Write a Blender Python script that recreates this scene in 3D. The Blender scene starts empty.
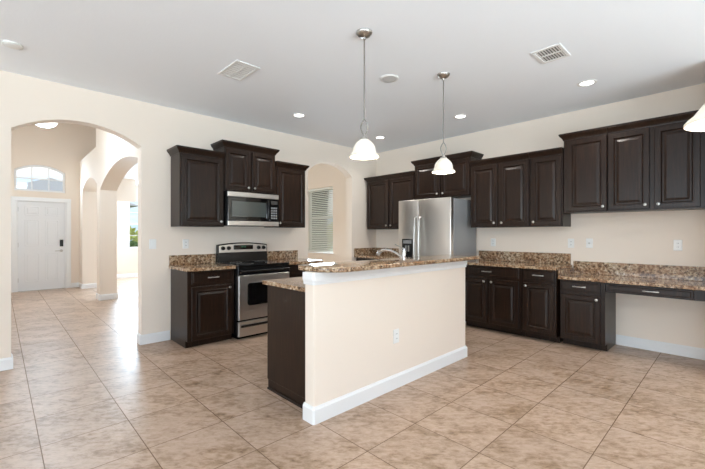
import bpy, bmesh, math, random
from mathutils import Vector, Matrix
random.seed(7)
SC = bpy.context.scene
COL = SC.collection
pi = math.pi

# ------------------------------------------------------------------ camera, world, lights, exposure
CAM = (-5.253, -4.835, 1.295)
cd = bpy.data.cameras.new('camera'); cam = bpy.data.objects.new('camera', cd); COL.objects.link(cam)
cam.location = CAM
cam.rotation_euler = (pi/2, 0, math.radians(46.3 - 90))
cd.sensor_width = 36.0; cd.lens = 370.5/705*36.0
cd.shift_y = -0.5/705
cd.clip_start = 0.05; cd.clip_end = 200
SC.camera = cam

w = bpy.data.worlds.new('sky'); SC.world = w; w.use_nodes = True
nt = w.node_tree; nt.nodes.clear()
out = nt.nodes.new('ShaderNodeOutputWorld'); bg = nt.nodes.new('ShaderNodeBackground')
tc = nt.nodes.new('ShaderNodeTexCoord'); mp = nt.nodes.new('ShaderNodeMapping')
mp.inputs['Scale'].default_value = (3, 3, 9)
nz = nt.nodes.new('ShaderNodeTexNoise'); nz.inputs['Scale'].default_value = 1.6; nz.inputs['Detail'].default_value = 6
rp = nt.nodes.new('ShaderNodeValToRGB')
rp.color_ramp.elements[0].position = .42; rp.color_ramp.elements[0].color = (.55, .74, .95, 1)
rp.color_ramp.elements[1].position = .6; rp.color_ramp.elements[1].color = (1, 1, 1, 1)
nt.links.new(tc.outputs['Generated'], mp.inputs['Vector']); nt.links.new(mp.outputs['Vector'], nz.inputs['Vector'])
nt.links.new(nz.outputs['Fac'], rp.inputs['Fac']); nt.links.new(rp.outputs['Color'], bg.inputs['Color'])
bg.inputs['Strength'].default_value = 0.95
nt.links.new(bg.outputs['Background'], out.inputs['Surface'])

SC.view_settings.view_transform = 'Standard'; SC.view_settings.look = 'None'
SC.view_settings.exposure = 0.45; SC.view_settings.gamma = 1.0; SC.view_settings.use_curve_mapping = False
SC.cycles.use_denoising = True
SC.cycles.max_bounces = 12; SC.cycles.diffuse_bounces = 8; SC.cycles.glossy_bounces = 6
SC.cycles.sample_clamp_indirect = 6.0

def area(name, loc, target, sx, sy, power, color=(1, 1, 1), spread=180):
    d = bpy.data.lights.new(name, 'AREA'); d.shape = 'RECTANGLE'; d.size = sx; d.size_y = sy
    d.energy = power; d.color = color; d.spread = math.radians(spread)
    o = bpy.data.objects.new(name, d); COL.objects.link(o); o.location = loc
    o.rotation_euler = (Vector(target) - Vector(loc)).to_track_quat('-Z', 'Y').to_euler()
    return o
# daylight at the window openings, plus unseen fill lamps added to brighten ceiling and walls
SKY = (.77, .90, 1.0)
FSKY = (.66, .84, 1.0)
area('daylight_patio', (-3.5, -8.95, 1.5), (-3.0, 0, .8), 6, 2.0, 6, SKY)
area('fill_patio_upward', (-5.2, -8.9, .8), (-4.6, -6.85, 3.24), 9, 1.6, 300, SKY, 104)  # added fill, aimed up so the ceiling bounces light into the kitchen
area('fill_living', (-12.9, -4.6, 1.4), (0, -2.2, 1.8), 7, 2.3, 18, SKY)  # added unseen fill from the left, lifts the walls
area('fill_living_upward', (-12.7, -4.4, 1.2), (-8.4, -3.2, 3.6), 7, 2.2, 178, SKY, 130)  # added upward fill from the left for ceiling and fridge wall
area('fill_dining', (-0.12, 5.0, 1.6), (-6, 4.2, 1.4), 2.2, 1.5, 36, FSKY)  # added unseen fill, stands in the extra side opening of the dining room
area('daylight_dining_front', (-2.0, 7.6, 1.6), (-2.6, 0, .8), 1.2, 1.4, 125, FSKY)
area('daylight_transom', (-4.55, 6.22, 2.55), (-4.55, 0, 1.4), .8, .5, 17, FSKY)
area('daylight_nook', (-0.14, 1.7, 1.6), (-3, 1.3, 1.0), .8, 1.2, 34, (.72, .88, 1))

# ------------------------------------------------------------------ materials
def new_mat(name):
    m = bpy.data.materials.new(name); m.use_nodes = True
    return m, m.node_tree, m.node_tree.nodes['Principled BSDF']

def srgb(r, g, b):
    f = lambda c: (c/255/12.92) if c/255 <= .04045 else ((c/255 + .055)/1.055)**2.4
    return (f(r), f(g), f(b), 1)

def plain(name, col, rough=.5, metal=0., coat=0., bump=0., bscale=200., var=0.):
    m, t, p = new_mat(name)
    p.inputs['Base Color'].default_value = col; p.inputs['Roughness'].default_value = rough
    p.inputs['Metallic'].default_value = metal; p.inputs['Coat Weight'].default_value = coat
    n = t.nodes.new('ShaderNodeTexNoise'); n.inputs['Scale'].default_value = bscale; n.inputs['Detail'].default_value = 3
    c = t.nodes.new('ShaderNodeTexCoord'); t.links.new(c.outputs['Object'], n.inputs['Vector'])
    if bump:
        b = t.nodes.new('ShaderNodeBump'); b.inputs['Strength'].default_value = bump; b.inputs['Distance'].default_value = .002
        t.links.new(n.outputs['Fac'], b.inputs['Height']); t.links.new(b.outputs['Normal'], p.inputs['Normal'])
    mr = t.nodes.new('ShaderNodeMapRange')
    mr.inputs['To Min'].default_value = max(0, rough - .03 - var); mr.inputs['To Max'].default_value = rough + .03 + var
    t.links.new(n.outputs['Fac'], mr.inputs['Value']); t.links.new(mr.outputs['Result'], p.inputs['Roughness'])
    return m

def ramp(t, stops):
    r = t.nodes.new('ShaderNodeValToRGB'); e = r.color_ramp.elements
    e[0].position, e[0].color = stops[0]; e[1].position, e[1].color = stops[-1]
    for pos, col in stops[1:-1]:
        x = e.new(pos); x.color = col
    return r

M = {}
M['wall'] = plain('wall_paint', srgb(234, 222, 209), .75, bump=.08, bscale=90)
M['ceiling'] = plain('ceiling_paint', srgb(240, 244, 249), .85, bump=.5, bscale=45)
M['trim'] = plain('white_trim_paint', srgb(232, 233, 234), .35)
M['plastic'] = plain('white_plastic', srgb(232, 232, 230), .3)
M['plastic_dark'] = plain('slot_dark', srgb(60, 58, 56), .5)
M['door'] = plain('white_door_paint', srgb(226, 228, 231), .4)
M['nickel'] = plain('brushed_nickel', srgb(190, 188, 184), .28, 1.0)
M['nickel_dark'] = plain('satin_nickel', srgb(150, 147, 142), .35, 1.0)
M['chrome'] = plain('polished_chrome', srgb(225, 225, 225), .08, 1.0)
M['black'] = plain('black_enamel', srgb(16, 16, 17), .22)
M['black_glass'] = plain('black_glass', srgb(10, 10, 11), .05, coat=.5)
M['dark_void'] = plain('vent_dark_interior', srgb(96, 96, 96), .8)
M['blind'] = plain('blind_vinyl', srgb(226, 228, 222), .5)
M['siding'] = plain('stucco_siding', srgb(214, 206, 190), .8)
M['shingle'] = plain('roof_shingle', srgb(196, 193, 190), .9, bump=.6, bscale=30)
M['leaf'] = plain('leaf_green', srgb(112, 146, 74), .6, bump=.4, bscale=20)
M['leaf_pale'] = plain('leaf_yellow_green', srgb(206, 212, 120), .6, bump=.4, bscale=20)
M['lawn'] = plain('lawn_green', srgb(128, 142, 82), .9, bump=.6, bscale=30)
M['green_led'] = new_mat('display_green')[0]
p = M['green_led'].node_tree.nodes['Principled BSDF']
p.inputs['Base Color'].default_value = (.01, .05, .03, 1); p.inputs['Emission Color'].default_value = (.2, .8, .45, 1); p.inputs['Emission Strength'].default_value = .35

# stainless: horizontally brushed
m, t, p = new_mat('brushed_stainless'); M['steel'] = m
p.inputs['Metallic'].default_value = 1.0; p.inputs['Base Color'].default_value = srgb(212, 208, 203)
c = t.nodes.new('ShaderNodeTexCoord'); mm = t.nodes.new('ShaderNodeMapping'); mm.inputs['Scale'].default_value = (2, 2, 260)
n = t.nodes.new('ShaderNodeTexNoise'); n.inputs['Scale'].default_value = 2; n.inputs['Detail'].default_value = 4
t.links.new(c.outputs['Object'], mm.inputs['Vector']); t.links.new(mm.outputs['Vector'], n.inputs['Vector'])
mr = t.nodes.new('ShaderNodeMapRange'); mr.inputs['To Min'].default_value = .24; mr.inputs['To Max'].default_value = .4
t.links.new(n.outputs['Fac'], mr.inputs['Value']); t.links.new(mr.outputs['Result'], p.inputs['Roughness'])
M['steel_grey'] = plain('fridge_side_grey', srgb(150, 152, 154), .42, 0.3)

# espresso wood: dark stain with faint vertical grain
m, t, p = new_mat('espresso_wood'); M['wood'] = m
c = t.nodes.new('ShaderNodeTexCoord'); mm = t.nodes.new('ShaderNodeMapping'); mm.inputs['Scale'].default_value = (28, 28, 1.6)
n = t.nodes.new('ShaderNodeTexNoise'); n.inputs['Scale'].default_value = 2.2; n.inputs['Detail'].default_value = 5; n.inputs['Roughness'].default_value = .6
t.links.new(c.outputs['Object'], mm.inputs['Vector']); t.links.new(mm.outputs['Vector'], n.inputs['Vector'])
r = ramp(t, [(.3, srgb(25, 15, 9)), (.55, srgb(38, 24, 16)), (.75, srgb(54, 36, 25))])
t.links.new(n.outputs['Fac'], r.inputs['Fac']); t.links.new(r.outputs['Color'], p.inputs['Base Color'])
p.inputs['Roughness'].default_value = .3; p.inputs['Specular IOR Level'].default_value = .28

# granite: speckled brown, tan, cream and black
m, t, p = new_mat('granite'); M['granite'] = m
c = t.nodes.new('ShaderNodeTexCoord')
n1 = t.nodes.new('ShaderNodeTexNoise'); n1.inputs['Scale'].default_value = 34; n1.inputs['Detail'].default_value = 7; n1.inputs['Roughness'].default_value = .72
n2 = t.nodes.new('ShaderNodeTexNoise'); n2.inputs['Scale'].default_value = 7; n2.inputs['Detail'].default_value = 3
v = t.nodes.new('ShaderNodeTexVoronoi'); v.inputs['Scale'].default_value = 120
for x in (n1, n2, v): t.links.new(c.outputs['Object'], x.inputs['Vector'])
r1 = ramp(t, [(.30, srgb(38, 31, 26)), (.41, srgb(98, 78, 60)), (.48, srgb(150, 124, 98)), (.56, srgb(188, 168, 142)), (.68, srgb(222, 212, 196))])
t.links.new(n1.outputs['Fac'], r1.inputs['Fac'])
r2 = ramp(t, [(.40, srgb(206, 156, 104)), (.62, srgb(250, 246, 240))])
t.links.new(n2.outputs['Fac'], r2.inputs['Fac'])
mx = t.nodes.new('ShaderNodeMix'); mx.data_type = 'RGBA'; mx.blend_type = 'MULTIPLY'; mx.inputs['Factor'].default_value = .55
t.links.new(r1.outputs['Color'], mx.inputs['A']); t.links.new(r2.outputs['Color'], mx.inputs['B'])
rv = ramp(t, [(.0, (0, 0, 0, 1)), (.9, (1, 1, 1, 1))])
t.links.new(v.outputs['Color'], rv.inputs['Fac'])
gt = t.nodes.new('ShaderNodeMath'); gt.operation = 'LESS_THAN'; gt.inputs[1].default_value = .16
t.links.new(rv.outputs['Color'], gt.inputs[0])
mx2 = t.nodes.new('ShaderNodeMix'); mx2.data_type = 'RGBA'; mx2.inputs['B'].default_value = srgb(40, 32, 27)
t.links.new(gt.outputs[0], mx2.inputs['Factor']); t.links.new(mx.outputs['Result'], mx2.inputs['A'])
t.links.new(mx2.outputs['Result'], p.inputs['Base Color'])
p.inputs['Roughness'].default_value = .08; p.inputs['Specular IOR Level'].default_value = .45

# floor tile: 18 inch squares with mottled beige brown clouding
m, t, p = new_mat('ceramic_floor_tile'); M['tile'] = m
N = t.nodes.new; L = t.links.new
def math_node(op, a, b=None, b2=None):
    x = N('ShaderNodeMath'); x.operation = op
    for i, val in enumerate((a, b, b2)):
        if val is None: continue
        if isinstance(val, (int, float)): x.inputs[i].default_value = val
        else: L(val, x.inputs[i])
    return x.outputs[0]
c = N('ShaderNodeTexCoord'); sx = N('ShaderNodeSeparateXYZ'); L(c.outputs['Object'], sx.inputs[0])
T = .468
ux = math_node('DIVIDE', math_node('ADD', sx.outputs['X'], 4.60), T)
uy = math_node('DIVIDE', math_node('ADD', sx.outputs['Y'], 3.768), T)
def edge(u):
    f = math_node('FRACT', u)
    return math_node('MINIMUM', f, math_node('SUBTRACT', 1.0, f))
d = math_node('MINIMUM', edge(ux), edge(uy))
grout = math_node('LESS_THAN', d, .0058)
ix = math_node('FLOOR', ux); iy = math_node('FLOOR', uy)
cmb = N('ShaderNodeCombineXYZ'); L(math_node('MULTIPLY', ix, 3.17), cmb.inputs['X']); L(math_node('MULTIPLY', iy, 5.31), cmb.inputs['Y'])
L(math_node('ADD', math_node('MULTIPLY', ix, 7.7), math_node('MULTIPLY', iy, 4.3)), cmb.inputs['Z'])
va = N('ShaderNodeVectorMath'); va.operation = 'ADD'; L(c.outputs['Object'], va.inputs[0]); L(cmb.outputs[0], va.inputs[1])
mr_ = N('ShaderNodeMapping'); mr_.inputs['Rotation'].default_value = (0, 0, pi/4); L(va.outputs[0], mr_.inputs['Vector'])
mm = N('ShaderNodeMapping'); mm.inputs['Scale'].default_value = (1.0, 1.9, 1)
L(mr_.outputs[0], mm.inputs['Vector'])
n1 = N('ShaderNodeTexNoise'); n1.inputs['Scale'].default_value = 16; n1.inputs['Detail'].default_value = 10; n1.inputs['Roughness'].default_value = .7; n1.inputs['Distortion'].default_value = .35
n3 = N('ShaderNodeTexNoise'); n3.inputs['Scale'].default_value = 3.2; n3.inputs['Detail'].default_value = 4
L(mm.outputs[0], n1.inputs['Vector']); L(mm.outputs[0], n3.inputs['Vector'])
mot = math_node('ADD', math_node('MULTIPLY', n1.outputs['Fac'], .68), math_node('MULTIPLY', n3.outputs['Fac'], .32))
r = ramp(t, [(.36, srgb(128, 101, 77)), (.43, srgb(156, 129, 105)), (.50, srgb(179, 153, 132)), (.6, srgb(194, 169, 151))])
L(mot, r.inputs['Fac'])
wn = N('ShaderNodeTexWhiteNoise'); wn.noise_dimensions = '2D'
cm2 = N('ShaderNodeCombineXYZ'); L(ix, cm2.inputs['X']); L(iy, cm2.inputs['Y']); L(cm2.outputs[0], wn.inputs['Vector'])
hsv = N('ShaderNodeHueSaturation'); L(r.outputs['Color'], hsv.inputs['Color'])
L(math_node('ADD', math_node('MULTIPLY', wn.outputs['Value'], .1), .93), hsv.inputs['Value'])
mx = N('ShaderNodeMix'); mx.data_type = 'RGBA'; L(grout, mx.inputs['Factor']); L(hsv.outputs['Color'], mx.inputs['A'])
mx.inputs['B'].default_value = srgb(116, 92, 72)
L(mx.outputs['Result'], p.inputs['Base Color'])
rr = N('ShaderNodeMapRange'); L(n1.outputs['Fac'], rr.inputs['Value']); rr.inputs['To Min'].default_value = .26; rr.inputs['To Max'].default_value = .46
L(math_node('MAXIMUM', rr.outputs[0], math_node('MULTIPLY', grout, .8)), p.inputs['Roughness'])
bp_ = N('ShaderNodeBump'); bp_.inputs['Strength'].default_value = .25; bp_.inputs['Distance'].default_value = .003
L(math_node('SUBTRACT', math_node('MULTIPLY', n1.outputs['Fac'], .3), grout), bp_.inputs['Height']); L(bp_.outputs['Normal'], p.inputs['Normal'])

# frosted glass of a lit lamp shade
def glow(name, base, em, strength):
    m, t, p = new_mat(name); p.inputs['Base Color'].default_value = base; p.inputs['Roughness'].default_value = .35
    n = t.nodes.new('ShaderNodeTexNoise'); n.inputs['Scale'].default_value = 14; n.inputs['Detail'].default_value = 3
    c = t.nodes.new('ShaderNodeTexCoord'); t.links.new(c.outputs['Object'], n.inputs['Vector'])
    mr = t.nodes.new('ShaderNodeMapRange'); mr.inputs['To Min'].default_value = strength*.85; mr.inputs['To Max'].default_value = strength*1.1
    t.links.new(n.outputs['Fac'], mr.inputs['Value']); t.links.new(mr.outputs[0], p.inputs['Emission Strength'])
    p.inputs['Emission Color'].default_value = em
    return m
M['shade'] = glow('frosted_shade_glass', srgb(245, 238, 222), (1, .9, .74, 1), .1)
M['bulb'] = glow('lit_lamp', (1, 1, 1, 1), (1, .97, .92, 1), 4.0)
M['bowl'] = glow('lit_bowl_glass', srgb(248, 246, 240), (1, .97, .93, 1), 1.1)

# window glass
m, t, p = new_mat('window_glass'); M['glass'] = m
t.nodes.remove(p)
tr = t.nodes.new('ShaderNodeBsdfTransparent'); gl = t.nodes.new('ShaderNodeBsdfGlossy'); gl.inputs['Roughness'].default_value = .02
fr_ = t.nodes.new('ShaderNodeFresnel'); fr_.inputs['IOR'].default_value = 1.3
ms = t.nodes.new('ShaderNodeMixShader'); t.links.new(fr_.outputs[0], ms.inputs[0]); t.links.new(tr.outputs[0], ms.inputs[1]); t.links.new(gl.outputs[0], ms.inputs[2])
t.links.new(ms.outputs[0], t.nodes['Material Output'].inputs['Surface'])

# ------------------------------------------------------------------ mesh helpers
class Fr:
    """wall frame: u along the wall, n out from it, z up"""
    def __init__(s, O, U, Nn): s.O = Vector(O); s.U = Vector(U); s.N = Vector(Nn)
    def __call__(s, u, n, z): return s.O + s.U*u + s.N*n + Vector((0, 0, z))
WORLD = Fr((0, 0, 0), (1, 0, 0), (0, 1, 0))
FA = Fr((0, 0, 0), (1, 0, 0), (0, -1, 0))       # range wall
FB = Fr((0, 0, 0), (0, -1, 0), (-1, 0, 0))      # fridge wall
FI = Fr((0, -2.715, 0), (-1, 0, 0), (0, 1, 0))  # kitchen side of the island

class MB:
    def __init__(s): s.bm = bmesh.new()
    def face(s, pts):
        vs = [s.bm.verts.new(p) for p in pts]
        return s.bm.faces.new(vs)
    def box(s, fr, u0, u1, n0, n1, z0, z1, bev=0.0, seg=1):
        b = bmesh.new()
        v = [b.verts.new(fr(u, n, z)) for u in (u0, u1) for n in (n0, n1) for z in (z0, z1)]
        for q in ((0, 1, 3, 2), (4, 6, 7, 5), (0, 4, 5, 1), (2, 3, 7, 6), (0, 2, 6, 4), (1, 5, 7, 3)):
            b.faces.new([v[i] for i in q])
        bmesh.ops.recalc_face_normals(b, faces=b.faces)
        if bev > 0:
            bmesh.ops.bevel(b, geom=list(b.edges), offset=bev, segments=seg, affect='EDGES', profile=.5)
        s.merge(b); return s
    def merge(s, b):
        me = bpy.data.meshes.new('tmp'); b.to_mesh(me); b.free(); s.bm.from_mesh(me); bpy.data.meshes.remove(me)
    def loops(s, rings, cap0=True, cap1=True, close=True):
        b = bmesh.new(); R = [[b.verts.new(p) for p in r] for r in rings]; k = len(R[0])
        for a, c in zip(R, R[1:]):
            for i in range(k if close else k - 1):
                j = (i + 1) % k
                try: b.faces.new((a[i], a[j], c[j], c[i]))
                except ValueError: pass
        if cap0: b.faces.new(R[0][::-1])
        if cap1: b.faces.new(R[-1])
        bmesh.ops.remove_doubles(b, verts=b.verts, dist=1e-6)
        bmesh.ops.recalc_face_normals(b, faces=b.faces)
        s.merge(b); return s
    def panel(s, fr, u0, u1, z0, z1, n0, prof):
        """concentric rectangles: prof is a list of (inset, height above n0)"""
        return s.loops([[fr(u0+i, n0+h, z0+i), fr(u1-i, n0+h, z0+i), fr(u1-i, n0+h, z1-i), fr(u0+i, n0+h, z1-i)] for i, h in prof])
    def lathe(s, c, prof, seg=32, axis=(0, 0, 1), cap=False):
        q = Vector(axis).to_track_quat('Z', 'Y').to_matrix(); c = Vector(c)
        rings = [[c + q @ Vector((max(r, 1e-4)*math.cos(2*pi*i/seg), max(r, 1e-4)*math.sin(2*pi*i/seg), z)) for i in range(seg)] for r, z in prof]
        return s.loops(rings, cap, cap)
    def tube(s, pts, rad, seg=10):
        pts = [Vector(p) for p in pts]; rings = []; up = None
        for i, q in enumerate(pts):
            d = (pts[min(i+1, len(pts)-1)] - pts[max(i-1, 0)]).normalized()
            if up is None: up = d.orthogonal().normalized()
            up = (up - d*up.dot(d)).normalized(); sd = d.cross(up)
            rr = rad[i] if isinstance(rad, (list, tuple)) else rad
            rings.append([q + (up*math.cos(2*pi*k/seg) + sd*math.sin(2*pi*k/seg))*rr for k in range(seg)])
        return s.loops(rings)
    def prism(s, poly, z0, z1, bev=0.0):
        b = bmesh.new()
        lo = [b.verts.new((x, y, z0)) for x, y in poly]; hi = [b.verts.new((x, y, z1)) for x, y in poly]
        b.faces.new(lo[::-1]); b.faces.new(hi); k = len(poly)
        for i in range(k): b.faces.new((lo[i], lo[(i+1) % k], hi[(i+1) % k], hi[i]))
        bmesh.ops.recalc_face_normals(b, faces=b.faces)
        if bev: 
            ed = [e for e in b.edges if abs(e.verts[0].co.z - e.verts[1].co.z) < 1e-6]
            bmesh.ops.bevel(b, geom=ed, offset=bev, segments=3, affect='EDGES', profile=.5)
        s.merge(b); return s

def obj(name, mb, mat, parent=None, smooth=False, label=None):
    me = bpy.data.meshes.new(name)
    off = Vector((0, 0, 0)); q = parent
    while q is not None: off += q.location; q = q.parent
    if off.length: bmesh.ops.translate(mb.bm, verts=mb.bm.verts, vec=-off)
    mb.bm.to_mesh(me); mb.bm.free()
    me.materials.append(M[mat] if isinstance(mat, str) else mat)
    if smooth:
        for f in me.polygons: f.use_smooth = True
        try: me.set_sharp_from_angle(angle=math.radians(38))
        except Exception: pass
    o = bpy.data.objects.new(name, me); COL.objects.link(o)
    if parent is not None: o.parent = parent
    if label: o['label'] = label
    return o

def thing(name, label, cat, loc=(0, 0, 0), group=None):
    o = bpy.data.objects.new(name, None); COL.objects.link(o); o.empty_display_size = .1
    o.location = loc; o['label'] = label; o['category'] = cat; o['kind'] = 'thing'
    if group: o['group'] = group
    return o

def tag(o, label, cat, group=None):
    o['label'] = label; o['category'] = cat; o['kind'] = 'thing'
    if group: o['group'] = group
    return o

def struct(name, mb, mat, parent=None, label=None):
    o = obj(name, mb, mat, parent)
    if parent is None: o['kind'] = 'structure'
    if label: o['label'] = label
    return o

def dup(root, loc, label, group=None):
    r = root.copy(); COL.objects.link(r); r.location = loc; r['label'] = label
    if group: r['group'] = group
    for ch in list(root.children):
        c = ch.copy(); COL.objects.link(c); c.parent = r
        for g in list(ch.children):
            d = g.copy(); COL.objects.link(d); d.parent = c
    return r

def at(v): return Vector(v)

# ------------------------------------------------------------------ structure
def wall_mesh(fr, u0, u1, n0, n1, z0, z1, ops, nseg=20):
    """wall slab with openings (ua, ub, sill, spring, rise); rise 0 = square head"""
    mb = MB(); bm = mb.bm
    def head(o, u):
        ua, ub, s, sp, r = o
        if r <= 0: return sp
        hw = (ub-ua)/2; R = (hw*hw + r*r)/(2*r); x = u-(ua+ub)/2
        return sp + r - R + math.sqrt(max(R*R - x*x, 0))
    us = {u0, u1}
    for o in ops:
        k = nseg if o[4] > 0 else 1
        for i in range(k+1): us.add(o[0] + (o[1]-o[0])*i/k)
    us = sorted(us)
    def quad(a, b, c, d): mb.face([fr(*a), fr(*b), fr(*c), fr(*d)])
    def sheet(ua, ub, za0, za1, zb0, zb1):
        for n in (n0, n1): quad((ua, n, za0), (ub, n, zb0), (ub, n, zb1), (ua, n, za1))
    for ua, ub in zip(us, us[1:]):
        if ub-ua < 1e-7: continue
        mid = (ua+ub)/2
        o = next((o for o in ops if o[0]-1e-7 < mid < o[1]+1e-7), None)
        if o is None: sheet(ua, ub, z0, z1, z0, z1)
        else:
            ha, hb = head(o, ua), head(o, ub)
            sheet(ua, ub, ha, z1, hb, z1)
            quad((ua, n0, ha), (ub, n0, hb), (ub, n1, hb), (ua, n1, ha))
            if o[2] > z0 + 1e-6:
                sheet(ua, ub, z0, o[2], z0, o[2]); quad((ua, n0, o[2]), (ub, n0, o[2]), (ub, n1, o[2]), (ua, n1, o[2]))
        quad((ua, n0, z1), (ub, n0, z1), (ub, n1, z1), (ua, n1, z1)); 
    for o in ops:
        for u in o[:2]:
            h = head(o, u); quad((u, n0, o[2]), (u, n1, o[2]), (u, n1, h), (u, n0, h))
    for u in (u0, u1): quad((u, n0, z0), (u, n1, z0), (u, n1, z1), (u, n0, z1))
    bmesh.ops.remove_doubles(bm, verts=bm.verts, dist=1e-5)
    bmesh.ops.recalc_face_normals(bm, faces=bm.faces)
    return mb

H = 2.845
HF = 4.1
XF = -3.825     # foyer side of the arcade wall
YD = 6.3        # front door wall
struct('floor', MB().box(WORLD, -13.1, .15, -9.1, 8.0, -.12, 0), 'tile')
struct('ceiling', MB().box(WORLD, -13.1, .15, -9.1, 0.0, H, H+.1), 'ceiling')
struct('ceiling_foyer', MB().box(WORLD, -5.5, -2.6, .15, YD, HF, HF+.1), 'wall')
struct('ceiling_dining', MB().box(WORLD, XF+.285, -2.3, .15, 7.7, 2.74, 2.84).box(WORLD, -2.3, 0, 2.85, 7.7, 2.74, 2.84), 'ceiling')
struct('ceiling_nook', MB().box(WORLD, -2.35, 0, .15, 2.9, 3.4, 3.5), 'ceiling')
struct('wall_range', wall_mesh(FA, -13.1, .15, -.15, 0, 0, HF+.1, [(-5.165, -4.045, 0, 2.315, .175), (-1.63, -.65, 0, 2.32, .197)]), 'wall')
struct('wall_fridge', wall_mesh(FB, -8.0, 9.1, -.15, 0, 0, HF+.1, [(-6.6, -4.0, .9, 2.3, 0), (-2.22, -1.276, .885, 2.34, 0)]), 'wall')  # the dining room opening is added out of view to let in light
struct('wall_return', MB().box(WORLD, -.70, -.001, -4.78, -4.645, 0, H), 'wall')
FC = Fr((XF, 0, 0), (0, 1, 0), (1, 0, 0))
struct('wall_arcade', wall_mesh(FC, .15, YD, 0, .285, 0, 3.06, [(.45, 3.775, 0, 2.16, .35), (4.085, 5.86, 0, 2.30, .21)], 28), 'wall')
struct('wall_arcade_upper', MB().box(FC, .15, 4.19, 0, .285, 3.06, HF), 'wall')
struct('wall_ledge', MB().box(WORLD, -2.7, -2.6, 4.19, YD, 2.845, HF), 'wall')
struct('wall_ledge_end', MB().box(WORLD, XF+.285, -2.6, 4.09, 4.19, 2.845, HF), 'wall')
struct('wall_foyer_left', MB().box(WORLD, -5.5, -5.35, .15, YD, 0, HF+.1), 'wall')
DL, DR = -4.945, -4.095
EF = Fr((0, YD, 0), (1, 0, 0), (0, 1, 0))
struct('wall_entry', wall_mesh(EF, -5.5, XF+.285, 0, .16, 0, 2.16, [(-4.99, -4.05, 0, 2.055, 0)]), 'wall')
struct('wall_entry_upper', wall_mesh(EF, -5.5, -2.6, 0, .16, 2.16, HF+.1, [(-5.0, -4.10, 2.27, 2.745, .14)]), 'wall')
struct('wall_dining', wall_mesh(Fr((0, 7.7, 0), (1, 0, 0), (0, 1, 0)), XF, 0, 0, .15, 0, 2.85, [(-2.46, -1.3, .865, 2.335, 0)]), 'wall')
struct('wall_dining_left', MB().box(WORLD, XF, XF+.285, YD+.16, 7.7, 0, 2.85), 'wall')
struct('wall_nook_left', MB().box(WORLD, -2.35, -2.25, .15, 2.8, 0, 3.4), 'wall')
struct('wall_nook_back', MB().box(WORLD, -2.35, 0, 2.8, 2.9, 0, 3.4), 'wall')
struct('wall_patio', wall_mesh(Fr((0, -9.1, 0), (1, 0, 0), (0, -1, 0)), -13.1, .15, 0, .15, 0, H, [(-10.1, -.9, 0, 2.5, 0)]), 'wall')
struct('wall_living', wall_mesh(Fr((-13.1, 0, 0), (0, -1, 0), (-1, 0, 0)), 0, 9.1, 0, .15, 0, H, [(.9, 8.2, .1, 2.65, 0)]), 'wall')
struct('ground', MB().box(WORLD, -40, 40, -40, 60, -.3, -.13), 'lawn')

# baseboards: profile with a small stepped top
def base_run(mb, fr, u0, u1, n0=0.0, h=.115, e0=0, e1=0):
    prof = [(0, 0), (.015, 0), (.015, h-.018), (.009, h-.006), (.006, h), (0, h)]
    mb.loops([[fr(u0 - e0*d, n0 + d, z) for d, z in prof], [fr(u1 + e1*d, n0 + d, z) for d, z in prof]])
def base(name, runs):
    mb = MB()
    for r in runs: base_run(mb, *r)
    return struct(name, mb, 'trim')
base('baseboard_range_left', [(FA, -13.1, -5.165, 0, .115, 0, 1)])
base('baseboard_range', [(FA, -4.045, -3.735, 0, .115, 1, 0), (Fr((-4.045, 0, 0), (0, 1, 0), (-1, 0, 0)), 0, .15, 0, .115, 1, 0)])
base('baseboard_arch_left', [(Fr((-5.165, 0, 0), (0, 1, 0), (1, 0, 0)), 0, .15, 0, .115, 1, 0)])
base('baseboard_fridge', [(FB, 3.827, 4.645)])
base('baseboard_arcade', [(Fr((XF, 0, 0), (0, 1, 0), (-1, 0, 0)), 3.775, 4.085, 0, .115, 1, 1), (Fr((0, 3.775, 0), (1, 0, 0), (0, -1, 0)), XF, XF+.285, 0, .115, 1, 1),
     (Fr((XF, 0, 0), (0, 1, 0), (-1, 0, 0)), 5.86, YD, 0, .115, 1, 0), (Fr((0, 5.86, 0), (1, 0, 0), (0, -1, 0)), XF, XF+.285, 0, .115, 1, 1)])
base('baseboard_entry', [(Fr((0, YD, 0), (1, 0, 0), (0, -1, 0)), -3.985, XF, 0, .115)])
base('baseboard_dining', [(Fr((0, 7.7, 0), (1, 0, 0), (0, -1, 0)), XF+.285, 0, 0, .115)])
base('baseboard_nook', [(Fr((0, 0, 0), (0, -1, 0), (-1, 0, 0)), -2.8, -.15, 0, .115)])

# front door with casing
EI = Fr((0, YD, 0), (1, 0, 0), (0, -1, 0))
d1 = bpy.data.objects.new('door_1', None); COL.objects.link(d1); d1.location = (-4.52, YD, 0); d1['kind'] = 'structure'
mb = MB()
mb.box(EI, -4.99, DL+.005, -.16, -.0, 0, 2.052); mb.box(EI, DR-.005, -4.05, -.16, -.0, 0, 2.052); mb.box(EI, DL, DR, -.16, 0, 2.035, 2.052)
mb.box(EI, -5.05, -4.965, .001, .018, 0, 2.13, .004); mb.box(EI, -4.075, -3.99, .001, .018, 0, 2.13, .004); mb.box(EI, -5.05, -3.99, .001, .02, 2.045, 2.13, .004)
obj('door_frame', mb, 'trim', d1)
mb = MB(); mb.box(EI, DL+.007, DR-.007, -.075, -.032, .012, 2.032)
dw = DR - DL; cxs = [(DL+.12, DL+dw/2-.05), (DL+dw/2+.05, DR-.12)]
for (a, b) in cxs:
    for (za, zb) in ((.2, .86), (1.02, 1.62), (1.72, 1.93)):
        mb.panel(EI, a, b, za, zb, -.0325, [(0, 0), (.0, .003), (.012, .008), (.03, .002), (.05, .008)])
leaf = obj('door_leaf', mb, 'door', d1)
mb = MB(); mb.lathe(EI(-4.17, -.03, .9), [(.03, 0), (.03, .012), (.012, .016), (.012, .05)], 20, (0, -1, 0), True)
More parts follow.
